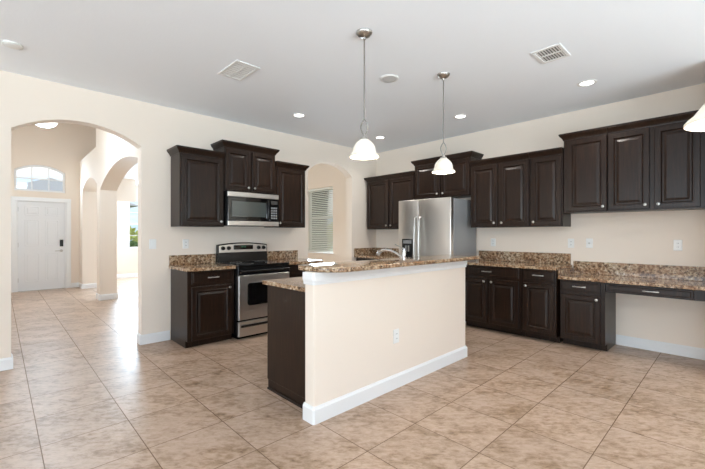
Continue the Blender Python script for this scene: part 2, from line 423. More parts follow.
mb.tube([EI(-4.17, .022, .9), EI(-4.2, .026, .9), EI(-4.29, .024, .897)], [.009, .009, .007])
obj('door_lever', mb, 'nickel', d1, True)
mb = MB(); mb.box(EI, -4.2, -4.135, -.031, -.004, 1.0, 1.16, .008, 2)
obj('keypad_lock', mb, 'black', d1, label='black keypad deadbolt')
mb = MB()
for z in (.25, 1.05, 1.85): mb.box(EI, DL-.004, DL+.014, -.034, -.024, z-.05, z+.05)
obj('hinge', mb, 'nickel', d1)
mb = MB(); mb.box(EI, DL, DR, -.16, .02, .0005, .012); obj('threshold', mb, 'nickel', d1)

# arched transom window above the door
def arch_pts(ua, ub, sill, sp, rise, inset, k=18):
    hw = (ub-ua)/2; R = (hw*hw+rise*rise)/(2*rise); c = (ua+ub)/2; zc = sp+rise-R
    a, b = ua+inset, ub-inset; R2 = R-inset; pts = [(a, sill+inset), (b, sill+inset)]
    for i in range(k+1):
        x = b + (a-b)*i/k; pts.append((x, zc+math.sqrt(R2*R2-(x-c)**2)))
    return pts
w1 = bpy.data.objects.new('window_1', None); COL.objects.link(w1); w1.location = (-4.55, YD, 2.27); w1['kind'] = 'structure'
A = (-5.0, -4.10, 2.27, 2.745, .14)
o_, i_ = arch_pts(*A, .001), arch_pts(*A, .04)
mb = MB()
rings = [[EI(x, -.09, z) for x, z in o_], [EI(x, -.04, z) for x, z in o_], [EI(x, -.04, z) for x, z in i_], [EI(x, -.09, z) for x, z in i_], [EI(x, -.09, z) for x, z in o_]]
mb.loops(rings, False, False); obj('window_frame', mb, 'trim', w1)
mb = MB()
for x in (-4.70, -4.40): mb.box(EI, x-.011, x+.011, -.075, -.05, 2.30, 2.86 if x > -4.8 else 2.84)
mb.box(EI, -4.965, -4.135, -.074, -.051, 2.553, 2.575); obj('muntin', mb, 'trim', w1)
mb = MB(); mb.face([EI(x, -.062, z) for x, z in i_]); obj('glass_pane', mb, 'glass', w1)

def sash_window(name, fr, u0, u1, z0, z1, n, rail=None, grid=None):
    o = bpy.data.objects.new(name, None); COL.objects.link(o); o.location = fr((u0+u1)/2, n, z0); o['kind'] = 'structure'
    mb = MB(); e = .002; f = .045
    mb.box(fr, u0+e, u0+f, n-.03, n+.03, z0+e, z1-e); mb.box(fr, u1-f, u1-e, n-.03, n+.03, z0+e, z1-e)
    mb.box(fr, u0+f, u1-f, n-.03, n+.03, z0+e, z0+f); mb.box(fr, u0+f, u1-f, n-.03, n+.03, z1-f, z1-e)
    zr = rail or (z0+z1)/2
    mb.box(fr, u0+f, u1-f, n-.03, n+.035, zr-.025, zr+.025)
    obj('window_frame', mb, 'trim', o)
    if grid:
        mb = MB()
        for i in range(1, grid[0]): x = u0+f+(u1-u0-2*f)*i/grid[0]; mb.box(fr, x-.008, x+.008, n-.012, n+.012, z0+f, z1-f)
        for j in range(1, grid[1]): z = z0+f+(z1-z0-2*f)*j/grid[1]; mb.box(fr, u0+f, u1-f, n-.011, n+.011, z-.008, z+.008)
        obj('muntin', mb, 'trim', o)
    mb = MB(); mb.box(fr, u0+f, u1-f, n-.004, n-.002, z0+f, z1-f); obj('glass_pane', mb, 'glass', o)
    return o
sash_window('window_2', Fr((0, 7.7, 0), (1, 0, 0), (0, -1, 0)), -2.46, -1.3, .865, 2.335, -.1, None, (3, 4))
sash_window('window_3', FB, -2.22, -1.276, .885, 2.34, -.11, 1.68)
mb = MB(); mb.box(FB, -2.25, -1.246, -.08, .03, .86, .884, .004); struct('trim_1', mb, 'trim')

# ------------------------------------------------------------------ cabinets
def door_part(root, fr, u0, u1, z0, z1, n0, knob=None):
    mb = MB(); mb.panel(fr, u0, u1, z0, z1, n0, [(0, 0), (0, .016), (.004, .02), (.044, .02), (.047, .023), (.053, .023), (.06, .012), (.064, .008), (.075, .008), (.098, .0145)])
    d = obj('door', mb, 'wood', root)
    if knob:
        ku, kz = knob
        mb = MB(); mb.lathe(fr(ku, n0+.0195, kz), [(.008, 0), (.006, .006), (.006, .012), (.0155, .017), (.0165, .022), (.013, .027), (.001, .029)], 18, fr.N)
        obj('knob', mb, 'nickel', d, True)
    return d

def drawer_part(root, fr, u0, u1, z0, z1, n0, hu=None):
    mb = MB(); mb.panel(fr, u0, u1, z0, z1, n0, [(0, 0), (0, .014), (.003, .017), (.016, .017), (.022, .021)])
    d = obj('drawer', mb, 'wood', root)
    if hu is not None:
        zc = (z0+z1)/2; mb = MB(); nn = n0+.02
        for s in (-1, 1): mb.lathe(fr(hu+s*.05, nn, zc), [(.0085, 0), (.006, .006), (.0055, .024)], 12, fr.N, True)
        mb.tube([fr(hu-.066, nn+.02, zc), fr(hu-.05, nn+.025, zc), fr(hu, nn+.029, zc), fr(hu+.05, nn+.025, zc), fr(hu+.066, nn+.02, zc)], [.006, .0075, .006, .0075, .006], 10)
        obj('handle', mb, 'nickel', d, True)
    return d

def crown_part(root, fr, u0, u1, n1, z0, z1, el, er):
    o = .045; hh = z1-z0
    prof = [(.001, 0), (.006, 0), (.008, .12*hh), (.018, .35*hh), (.036, .62*hh), (.041, .72*hh), (.041, .8*hh), (o, .84*hh), (o, hh)]
    rings = []
    for d, z in prof:
        rings.append([fr(u0-d*el+.0005*(1-el), .003, z0+z), fr(u0-d*el+.0005*(1-el), n1+d, z0+z), fr(u1+d*er-.0005*(1-er), n1+d, z0+z), fr(u1+d*er-.0005*(1-er), .003, z0+z)])
    mb = MB(); mb.loops(rings); return obj('crown_moulding', mb, 'wood', root)

def wall_cabinet(label, fr, u0, u1, n1, z0, z1, doors, el, er, group, crown=.078):
    t = thing('wall_cabinet', label, 'cabinet', fr((u0+u1)/2, .003, z0), group)
    mb = MB(); mb.box(fr, u0+.001, u1-.001, .003, n1, z0, z1-.012, .0015); obj('body', mb, 'wood', t)
    for a, b, za, zb, k in doors: door_part(t, fr, a, b, za, zb, n1+.0005, k)
    crown_part(t, fr, u0, u1, n1, z1-crown, z1, el, er)
    return t

def base_cabinet(label, fr, u0, u1, n1, z1, doors, drawers, group, toe=.08, toein=.06, n0=.003, well=None):
    t = thing('base_cabinet', label, 'cabinet', fr((u0+u1)/2, n0, 0), group)
    mb = MB()
    if well:   # leave a sink bay open at the top
        wa, wb, na, nb, wz = well
        mb.box(fr, u0+.001, wa, n0, n1, toe, z1, .0015); mb.box(fr, wb, u1-.001, n0, n1, toe, z1, .0015)
        mb.box(fr, wa, wb, n0, na, toe, z1); mb.box(fr, wa, wb, nb, n1, toe, z1); mb.box(fr, wa, wb, na, nb, toe, wz)
    else: mb.box(fr, u0+.001, u1-.001, n0, n1, toe, z1, .0015)
    obj('body', mb, 'wood', t)
    mb = MB(); mb.box(fr, u0+.002, u1-.002, n0, n1-toein, .0005, toe-.0005); obj('toe_kick', mb, 'wood', t)
    for a, b, za, zb, k in doors: door_part(t, fr, a, b, za, zb, n1+.0005, k)
    for a, b, za, zb, hu in drawers: drawer_part(t, fr, a, b, za, zb, n1+.0005, hu)
    return t

GA = 'wall cabinets around the microwave'; GB = 'wall cabinets on the fridge wall'; GC = 'base cabinets'
n_ = .31
wall_cabinet('dark single-door wall cabinet left of the microwave, with an exposed side', FA, -3.725, -3.185, n_, 1.385, 2.322, [(-3.705, -3.205, 1.40, 2.232, (-3.235, 1.45))], 1, 0, GA)
wall_cabinet('short two-door dark cabinet mounted directly above the microwave', FA, -3.183, -2.435, n_, 1.848, 2.48, [(-3.172, -2.834, 1.866, 2.388, (-2.86, 1.905)), (-2.797, -2.447, 1.866, 2.388, (-2.77, 1.905))], 1, 1, GA)
wall_cabinet('dark single-door wall cabinet between the microwave and the narrow arch', FA, -2.433, -1.913, n_, 1.39, 2.322, [(-2.405, -1.932, 1.405, 2.232, (-2.375, 1.45))], 0, 1, GA)

wall_cabinet('two-door dark wall cabinet in the far corner, left of the fridge', FB, .058, 1.138, n_, 1.38, 2.33, [(.072, .585, 1.395, 2.24, (.55, 1.445)), (.615, 1.125, 1.395, 2.24, (.65, 1.445))], 1, 0, GB)
wall_cabinet('tall-set two-door dark cabinet directly above the stainless fridge', FB, 1.14, 2.138, n_, 1.858, 2.488, [(1.158, 1.622, 1.875, 2.398, (1.59, 1.92)), (1.656, 2.12, 1.875, 2.398, (1.69, 1.92))], 1, 1, GB)
wall_cabinet('two-door dark wall cabinet immediately right of the fridge', FB, 2.14, 2.962, n_, 1.388, 2.342, [(2.155, 2.535, 1.402, 2.252, (2.502, 1.447)), (2.575, 2.95, 1.402, 2.252, (2.608, 1.447))], 0, 0, GB)
wall_cabinet('single-door dark wall cabinet at the step up to the higher desk cabinets', FB, 2.964, 3.352, n_, 1.388, 2.342, [(2.99, 3.338, 1.402, 2.252, (3.02, 1.447))], 0, 0, GB)
wall_cabinet('higher single-door dark wall cabinet at the left end above the desk', FB, 3.36, 3.805, n_, 1.548, 2.497, [(3.40, 3.80, 1.562, 2.405, (3.768, 1.606))], 1, 0, GB)
wall_cabinet('higher two-door dark wall cabinet above the desk drawer, by the photo edge', FB, 3.807, 4.64, n_, 1.548, 2.497, [(3.815, 4.178, 1.562, 2.405, (4.145, 1.606)), (4.218, 4.568, 1.562, 2.405, (4.252, 1.606))], 0, 0, GB)

ZB = .872
base_cabinet('dark base cabinet with drawer left of the range, side panel facing the archway', FA, -3.725, -3.165, .555, ZB, [(-3.68, -3.205, .085, .692, (-3.235, .655))], [(-3.68, -3.205, .725, .858, -3.44)], GC, toein=.06)
base_cabinet('dark base cabinet mostly hidden between range and island, near the narrow arch', FA, -2.42, -1.83, .555, ZB, [(-2.38, -1.87, .1, .69, (-2.34, .655))], [(-2.38, -1.87, .725, .86, -2.12)], GC)
base_cabinet('dark corner base cabinet left of the fridge, only its top showing', FB, .012, 1.14, .555, ZB, [(.62, 1.11, .1, .69, (1.08, .655))], [(.62, 1.11, .725, .86, .865)], GC)
base_cabinet('dark base cabinet with one wide drawer over two doors, right of the fridge', FB, 2.14, 2.955, .555, ZB, [(2.165, 2.512, .115, .7, (2.478, .665)), (2.548, 2.928, .115, .7, (2.582, .665))], [(2.165, 2.928, .735, .862, 2.52)], GC, toein=.12)
base_cabinet('dark base cabinet with one drawer over one door, beside the lower desk', FB, 2.957, 3.355, .555, ZB, [(2.98, 3.335, .115, .7, (3.018, .665))], [(2.98, 3.335, .735, .862, 3.165)], GC, toein=.12)
base_cabinet('short dark base cabinet under the desk top, with exposed right side', FB, 3.378, 3.825, .50, .77, [(3.386, 3.782, .09, .605, (3.75, .572))], [(3.386, 3.782, .638, .762, 3.585)], GC, toein=.1)

t = thing('desk_drawer_unit', 'dark shallow drawer box under the desk top above the knee space', 'drawer', FB(4.2, .1, .655))
mb = MB(); mb.box(FB, 3.827, 4.64, .02, .49, .665, .77, .0015); obj('body', mb, 'wood', t)
drawer_part(t, FB, 3.85, 4.53, .672, .762, .4905, 4.215)
mb = MB(); mb.box(FB, 4.54, 4.64, .4905, .507, .667, .768, .001); obj('filler_strip', mb, 'wood', t)

# ------------------------------------------------------------------ counters
def counter(label, fr, u0, u1, n1, z0, z1, splash, cat='countertop', name='countertop', sides=()):
    t = thing(name, label, cat, fr((u0+u1)/2, .003, z0), 'granite tops')
    mb = MB(); mb.box(fr, u0, u1, .003, n1, z0, z1, .004, 2); obj('slab', mb, 'granite', t)
    a, b, zs = splash
    mb = MB(); mb.box(fr, a, b, .003, .024, z1+.0005, zs, .002); obj('backsplash', mb, 'granite', t)
    for (ua, ub, na, nb, za, zb) in sides:
        mb = MB(); mb.box(fr, ua, ub, na, nb, za, zb, .002); obj('side_splash', mb, 'granite', t)
    return t
counter('short granite countertop left of the range with a low backsplash', FA, -3.748, -3.166, .6, ZB+.001, .91, (-3.745, -3.166, 1.032))
counter('short granite countertop right of the range, ending past the narrow arch edge', FA, -2.42, -1.80, .6, ZB+.001, .91, (-2.42, -1.845, 1.04))
counter('granite countertop in the far corner left of the fridge', FB, .003, 1.14, .6, ZB+.001, .91, (.026, 1.14, 1.035), sides=[(.0035, .0245, .003, .6, .9105, 1.035)])
counter('long granite countertop right of the fridge, higher than the desk', FB, 2.115, 3.366, .605, ZB+.001, .905, (2.115, 3.352, 1.047))
counter('lower granite desk top on the right, over the knee space', FB, 3.369, 4.64, .55, .772, .806, (3.384, 4.618, .957), 'countertop', 'desk_countertop',
        sides=[(3.369, 3.383, .03, .545, .8065, .8725), (4.619, 4.64, .003, .535, .8065, .957)])

# ------------------------------------------------------------------ range
t = thing('range', 'stainless freestanding range with black glass cooktop between two counters', 'stove', FA(-2.795, .02, 0))
R0, R1, RN = -3.160, -2.427, .64
mb = MB(); mb.box(FA, R0, R1, .02, RN-.03, .06, .895); mb.box(FA, R0+.03, R1-.03, .05, RN-.07, .0005, .06); obj('body', mb, 'black', t)
mb = MB(); mb.box(FA, R0-.002, R1+.002, .075, RN+.015, .8955, .916, .006, 2); ct = obj('cooktop', mb, 'black_glass', t)
for (u, n, r) in ((-2.98, .22, .075), (-2.6, .22, .095), (-2.98, .47, .105), (-2.6, .47, .075)):
    mb = MB(); mb.lathe(FA(u, n, .9163), [(r-.004, 0), (r-.004, .0006), (r, .0006), (r, 0)], 32); obj('burner_ring', mb, 'steel_grey', ct)
mb = MB(); mb.box(FA, R0, R1, RN-.03, RN+.004, .79, .893, .004); obj('front_lip', mb, 'black', t)
mb = MB()
mb.panel(FA, R0+.004, R1-.004, .246, .787, RN-.029, [(0, 0), (0, .043), (.004, .047), (.1, .047), (.1, .04)])
dr = obj('oven_door', mb, 'steel', t)
pts = []
for (cx_, cz_, a0) in ((-2.575, .445, -90), (-2.575, .66, 0), (-3.01, .66, 90), (-3.01, .445, 180)):
    for i in range(6):
        a = math.radians(a0 + 90*i/5); pts.append((cx_+.03*math.cos(a), cz_+.03*math.sin(a)))
mb = MB(); mb.loops([[FA(x, RN+.0115, z) for x, z in pts], [FA(x, RN+.0205, z) for x, z in pts]]); obj('oven_window', mb, 'black_glass', dr)
mb = MB()
for u in (R0+.05, R1-.05): mb.tube([FA(u, RN+.0, .84), FA(u, RN+.045, .84)], .012)
mb.tube([FA(R0+.02, RN+.045, .84), FA(R1-.02, RN+.045, .84)], .013, 12)
obj('door_handle', mb, 'black', dr, True)
mb = MB(); mb.panel(FA, R0+.004, R1-.004, .045, .222, RN-.029, [(0, 0), (0, .04), (.004, .044)]); dw_ = obj('storage_drawer', mb, 'steel', t)
mb = MB(); mb.box(FA, R0+.03, R1-.03, RN+.0155, RN+.03, .155, .185, .005, 2); obj('drawer_handle', mb, 'black', dw_)
# back guard, gently arched along the top
mb = MB(); k = 14; n0a, n1a = .021, .072
def gz(u): x = (u-(R0+R1)/2)/((R1-R0)/2); return 1.178 - .028*x*x
for (nn0, nn1, zl, ins) in ((n0a, n1a, .917, 0),):
    rings = []
    for i in range(k+1):
        u = R0 + (R1-R0)*i/k; z = gz(u); rings.append([FA(u, nn0, zl), FA(u, nn1+.012, zl), FA(u, nn1, z-.01), FA(u, nn1-.01, z), FA(u, nn0, z)])
    mb.loops(rings)
bgd = obj('back_guard', mb, 'black', t)
mb = MB(); rings = []
for i in range(k+1):
    u = R0+.012 + (R1-R0-.024)*i/k; z = gz(u)-.014; rings.append([FA(u, .0735, 1.045), FA(u, .087, 1.047), FA(u, .0805, z-.004), FA(u, .073, z)])
mb.loops(rings); cp = obj('control_panel', mb, 'steel', bgd)
mb = MB(); mb.box(FA, -2.945, -2.655, .08, .0905, 1.082, 1.142, .004); disp = obj('display_panel', mb, 'black_glass', bgd)
mb = MB()
def seg7(x, z, on, s=.008):
    S = {'a': (0, 2, 1, 2), 'b': (1, 1, 1, 2), 'c': (1, 0, 1, 1), 'd': (0, 0, 1, 0), 'e': (0, 0, 0, 1), 'f': (0, 1, 0, 2), 'g': (0, 1, 1, 1)}
    for q in on:
        x0, z0, x1, z1 = S[q]; mb.box(FA, x+x0*s-.001, x+x1*s+.001, .0906, .0912, z+z0*s-.001, z+z1*s+.001)
for x, on in ((-2.84, 'bc'), (-2.825, 'abged'), (-2.80, 'afgcd'), (-2.782, 'abcdef')): seg7(x, 1.112, on)
obj('clock_digits', mb, 'green_led', bgd)
for u in (-3.095, -3.015, -2.57, -2.49):
    mb = MB(); mb.lathe(FA(u, .08, 1.104), [(.027, 0), (.027, .012), (.022, .03), (.02, .034), (.001, .034)], 20, FA.N); mb.box(FA, u-.004, u+.004, .112, .122, 1.084, 1.124, .001)
    obj('knob', mb, 'black', bgd, True)

# ------------------------------------------------------------------ microwave
t = thing('microwave', 'stainless and black over-the-range microwave between dark cabinets', 'microwave', FA(-2.805, .01, 1.395))
m0, m1, mn = -3.178, -2.440, .385
mb = MB(); mb.box(FA, m0, m1, .005, mn, 1.398, 1.844, .003); obj('body', mb, 'black', t)
mb = MB(); mb.box(FA, m0, m1, mn+.0005, mn+.028, 1.772, 1.832, .004); obj('top_vent_trim', mb, 'steel', t)
mb = MB(); mb.box(FA, m0, m1, mn+.0005, mn+.03, 1.402, 1.462, .004); obj('bottom_trim', mb, 'steel', t)
mb = MB(); mb.panel(FA, m0, -2.585, 1.465, 1.769, mn+.0005, [(0, 0), (0, .024), (.003, .027), (.04, .027), (.045, .022)]); dd = obj('door', mb, 'black_glass', t)
mb = MB(); mb.box(FA, m0+.055, -2.64, mn+.023, mn+.0255, 1.52, 1.714); obj('door_window', mb, plain('smoked_window', srgb(70, 76, 74), .12, coat=.6), dd)
mb = MB(); mb.tube([FA(-2.612, mn+.03, 1.49), FA(-2.612, mn+.048, 1.52), FA(-2.612, mn+.048, 1.72), FA(-2.612, mn+.03, 1.75)], .008); obj('door_handle', mb, 'black', dd, True)
mb = MB(); mb.box(FA, -2.583, m1, mn+.0005, mn+.026, 1.465, 1.769, .003); cp = obj('control_panel', mb, 'black_glass', t)
mb = MB()
for i in range(3):
    for j in range(5): mb.box(FA, -2.562+i*.034, -2.538+i*.034, mn+.0263, mn+.0275, 1.50+j*.034, 1.522+j*.034)
obj('button_pad', mb, 'steel_grey', cp)
mb = MB(); mb.box(FA, -2.565, -2.46, mn+.0263, mn+.0272, 1.70, 1.745); obj('clock_display', mb, 'plastic_dark', cp)

# ------------------------------------------------------------------ refrigerator
t = thing('refrigerator', 'stainless side-by-side refrigerator with water dispenser behind the island', 'refrigerator', FB(1.615, .03, 0))
f0, f1 = 1.152, 2.078
mb = MB(); mb.box(FB, f0, f1, .03, .66, .03, 1.795, .006, 2); mb.box(FB, f0+.02, f1-.02, .06, .62, .0005, .03); obj('cabinet_body', mb, 'steel_grey', t)
mb = MB(); mb.box(FB, f0, 1.528, .664, .742, .06, 1.808, .01, 3); ld = obj('freezer_door', mb, 'steel', t, True)
mb = MB(); mb.box(FB, 1.534, f1, .664, .742, .06, 1.808, .01, 3); rd = obj('fridge_door', mb, 'steel', t, True)
def fh(u, par):
    mb = MB(); z0, z1 = .62, 1.55; pts = [FB(u, .742, z0)]
    for i in range(13):
        s = i/12; pts.append(FB(u, .782 + .018*math.sin(pi*s), z0+.03 + (z1-z0-.06)*s))
    pts.append(FB(u, .742, z1)); mb.tube(pts, .0125, 12); obj('door_handle', mb, 'nickel', par, True)
fh(1.49, ld); fh(1.572, rd)
mb = MB(); mb.panel(FB, 1.225, 1.43, .94, 1.22, .7425, [(0, 0), (.003, .004), (.02, .004), (.024, .001)]); dp = obj('water_dispenser', mb, 'black', ld)
mb = MB(); mb.box(FB, 1.25, 1.405, .7436, .7475, 1.15, 1.2, .001)
obj('dispenser_controls', mb, 'steel_grey', dp)
mb = MB(); mb.box(FB, 1.29, 1.315, .744, .756, 1.03, 1.12, .003); mb.box(FB, 1.34, 1.365, .744, .756, 1.03, 1.12, .003); obj('dispenser_paddle', mb, 'nickel', dp)
mb = MB(); mb.box(FB, f0+.01, f1-.01, .661, .70, .031, .057); obj('toe_grille', mb, 'black', t)

# ------------------------------------------------------------------ island
IX0, IX1, IY0, IY1 = -3.70, -1.68, -2.83, -2.722
t = thing('island_half_wall', 'long beige half wall of the island with white baseboard', 'half wall', (-2.7, -2.78, 0))
mb = MB()
rr = .014; pl = []
for (x, y, a0) in ((IX1-rr, IY1-rr, 0), (IX0+rr, IY1-rr, 90), (IX0+rr, IY0+rr, 180), (IX1-rr, IY0+rr, 270)):
    for i in range(5): a = math.radians(a0+22.5*i); pl.append((x+rr*math.cos(a), y+rr*math.sin(a)))
mb.prism(pl, .0005, 1.0325); obj('wall_core', mb, 'wall', t, True)
def wrap(mb, prof):
    rings = []
    for d, z in prof:
        rings.append([(IX0-d, IY1, z), (IX0-d, IY0-d+.012, z), (IX0-d+.012, IY0-d, z), (IX1+d-.012, IY0-d, z), (IX1+d, IY0-d+.012, z), (IX1+d, IY1, z)])
    mb.loops(rings, True, True)
mb = MB(); wrap(mb, [(.0005, .0007), (.016, .0007), (.016, .098), (.01, .108), (.007, .116), (.0005, .116)]); obj('baseboard', mb, 'trim', t, label='white baseboard')
mb = MB(); wrap(mb, [(.0005, .945), (.006, .945), (.009, .955), (.009, .965), (.013, .972), (.016, .985), (.016, 1.03), (.0005, 1.03)]); obj('cap_trim', mb, 'trim', t, label='white trim band under the bar top')

t = base_cabinet('dark island cabinet behind the half wall, plain end panel toward the camera', FI, 1.70, 3.62, .625, ZB,
     [(1.72, 2.14, .1, .69, (2.1, .655)), (2.16, 2.58, .1, .69, (2.2, .655)), (2.62, 3.04, .1, .69, (3.0, .655)), (3.08, 3.6, .1, .69, (3.12, .655))],
     [(1.72, 2.14, .725, .86, 1.93), (3.08, 3.6, .725, .86, 3.34)], 'base cabinets', toein=.012, well=(1.95, 2.77, .225, .605, .70))
mb = MB(); mb.box(FI, 3.6205, 3.632, .003, .61, .0006, .018, .004); obj('shoe_moulding', mb, 'wood', t)

def rounded(x0, x1, y0, y1, rs, k=10):
    P = []
    for (cx_, cy_, a0, r) in ((x1-rs[0], y1-rs[0], 0, rs[0]), (x0+rs[1], y1-rs[1], 90, rs[1]), (x0+rs[2], y0+rs[2], 180, rs[2]), (x1-rs[3], y0+rs[3], 270, rs[3])):
        for i in range(k+1): a = math.radians(a0+90*i/k); P.append((cx_+r*math.cos(a), cy_+r*math.sin(a)))
    return P
# low worktop with a sink cutout: four strips around the basin
t = thing('island_countertop', 'low granite island worktop behind and below the raised bar', 'countertop', (-2.66, -2.4, ZB))
SX0, SX1, SY0, SY1 = -2.75, -1.97, -2.47, -2.13
mb = MB()
mb.box(WORLD, -3.65, SX0, -2.7145, -2.06, ZB+.001, .905, .004, 2); mb.box(WORLD, SX1, -1.66, -2.7145, -2.06, ZB+.001, .905, .004, 2)
mb.box(WORLD, SX0-.0045, SX1+.0045, -2.7145, SY0, ZB+.001, .905, .0); mb.box(WORLD, SX0-.0045, SX1+.0045, SY1, -2.06, ZB+.001, .905, .0)
obj('slab', mb, 'granite', t)
t = thing('sink', 'stainless undermount sink set in the low island worktop', 'sink', (-2.36, -2.3, .72))
mb = MB()
def rc(d, z): return [(SX0+d, SY0+d, z), (SX1-d, SY0+d, z), (SX1-d, SY1-d, z), (SX0+d, SY1-d, z)]
mb.loops([rc(.001, .9035), rc(.001, .76), rc(.02, .735), rc(.04, .735), rc(.04, .738), rc(.024, .74), rc(.006, .765), rc(.005, .9035), rc(.001, .9035)], False, False)
mb.loops([rc(.03, .7351), rc(.03, .7379)]); obj('basin', mb, 'steel', t)
mb = MB(); mb.lathe((-2.36, -2.3, .738), [(.045, 0), (.04, .004), (.01, .003)], 20, cap=True); obj('drain', mb, 'chrome', t)

t = thing('bar_top', 'raised polished granite bar slab on the island half wall', 'countertop', (-2.65, -2.78, 1.033))
mb = MB(); mb.prism(rounded(-3.685, -1.60, -2.985, -2.57, (.05, .08, .2, .1)), 1.0335, 1.067, .007); obj('slab', mb, 'granite', t, True)
# faucet
t = thing('faucet', 'chrome low-arc kitchen faucet rising behind the bar top', 'faucet', (-2.35, -2.535, .905))
fx, fy = -2.35, -2.535
mb = MB(); mb.lathe((fx, fy, .9055), [(.03, 0), (.03, .008), (.02, .016), (.019, .1), (.0175, .16), (.0185, .2), (.017, .235), (.008, .25), (.001, .252)], 20); obj('faucet_body', mb, 'chrome', t, True)
mb = MB(); P = []
for y, z in ((-2.53, 1.055), (-2.485, 1.076), (-2.43, 1.104), (-2.37, 1.122), (-2.30, 1.129), (-2.25, 1.124), (-2.21, 1.108), (-2.192, 1.085), (-2.187, 1.072)): P.append((fx, y, z))
mb.tube(P, [.014, .0135, .0135, .014, .016, .018, .02, .021, .02], 14); obj('spout', mb, 'chrome', t, True)
mb = MB(); mb.tube([(fx, fy, 1.15), (fx, fy+.05, 1.168), (fx, fy+.115, 1.19)], [.008, .006, .005]); obj('lever', mb, 'nickel', t, True)

# ------------------------------------------------------------------ electrical plates
def plate(label, fr, u, z, kind='outlet', group='wall plates'):
    n = {'outlet': 'outlet', 'switch': 'light_switch', 'jack': 'cable_jack'}[kind]
    t = thing(n, label, n.replace('_', ' '), fr(u, .001, z), group)
    mb = MB(); mb.panel(fr, u-.036, u+.036, z-.058, z+.058, .001, [(0, 0), (0, .003), (.004, .006)]); obj('cover_plate', mb, 'plastic', t)
    if kind == 'outlet':
        for s in (-1, 1):
            mb = MB(); mb.box(fr, u-.016, u+.016, .0072, .009, z+s*.02-.014, z+s*.02+.014, .0005); so = obj('socket', mb, 'plastic', t)
            mb = MB()
            for q in (-1, 1): mb.box(fr, u+q*.006-.0015, u+q*.006+.0015, .0091, .0094, z+s*.02-.004, z+s*.02+.006)
            obj('slot', mb, 'plastic_dark', so)
    elif kind == 'switch':
        mb = MB(); mb.box(fr, u-.016, u+.016, .0072, .011, z-.033, z+.033, .002); obj('rocker', mb, 'plastic', t)
    else:
        mb = MB(); mb.lathe(fr(u, .0071, z), [(.01, 0), (.01, .008), (.006, .009), (.006, .014), (.001, .014)], 14, fr.N); obj('socket', mb, 'nickel', t, True)
    return t
plate('white outlet above the counter right beside the fridge', FB, 2.33, 1.172)
plate('white outlet just left of the round jack, where counter steps down to desk', FB, 3.352, 1.178)
plate('white cable jack plate between two outlets above the desk left end', FB, 3.555, 1.182, 'jack')
plate('white outlet above the middle of the desk, rightmost on its wall', FB, 4.375, 1.175)
plate('white outlet above the short counter left of the range', FA, -3.545, 1.17)
plate('white outlet low on the beige half wall of the island', Fr((0, IY0, 0), (1, 0, 0), (0, -1, 0)), -2.83, .435)
t = thing('light_switch', 'white switch plate between the large archway and the dark cabinets', 'light switch', FA(-3.925, .001, 1.175), 'wall plates')
mb = MB(); mb.panel(FA, -3.963, -3.887, 1.117, 1.233, .001, [(0, 0), (0, .003), (.004, .006)]); obj('cover_plate', mb, 'plastic', t)
mb = MB(); mb.box(FA, -3.941, -3.909, .0072, .011, 1.142, 1.208, .002); obj('rocker', mb, 'plastic', t)

# ------------------------------------------------------------------ ceiling fixtures
def point(name, loc, power, rad, color, parent=None):
    d = bpy.data.lights.new(name, 'POINT'); d.energy = power; d.shadow_soft_size = rad; d.color = color
    o = bpy.data.objects.new(name, d); COL.objects.link(o); o.location = loc
    if parent is not None: o.parent = parent
    return o

t0 = thing('recessed_downlight', 'lit recessed ceiling downlight above the range cabinets', 'ceiling light', (-2.418, -.858, H-.001), 'recessed downlights')
mb = MB(); mb.lathe((-2.418, -.858, H-.001), [(.088, 0), (.088, -.004), (.07, -.006), (.062, -.002), (.062, 0)], 28); obj('trim_ring', mb, 'plastic', t0, True)
mb = MB(); mb.lathe((-2.418, -.858, H-.001), [(.0615, -.0015), (.03, -.003), (.001, -.003)], 28); obj('lens', mb, 'bulb', t0)
for (x, y, lb) in ((-.823, -.838, 'lit recessed downlight nearest the far room corner'), (-.854, -2.29, 'lit recessed downlight above the cabinets beside the fridge'), (-.886, -3.748, 'lit recessed downlight rightmost, above the desk wall cabinets')):
    dup(t0, (x, y, H-.001), lb)
for (x, y) in ((-2.418, -.858), (-.823, -.838), (-.854, -2.29), (-.886, -3.748)):
    d = bpy.data.lights.new('downlight_beam', 'SPOT'); d.energy = 24; d.spot_size = math.radians(160); d.spot_blend = .8; d.shadow_soft_size = .06; d.color = (1, .95, .88)
    o = bpy.data.objects.new('downlight_beam', d); COL.objects.link(o); o.location = (x, y, H-.03)

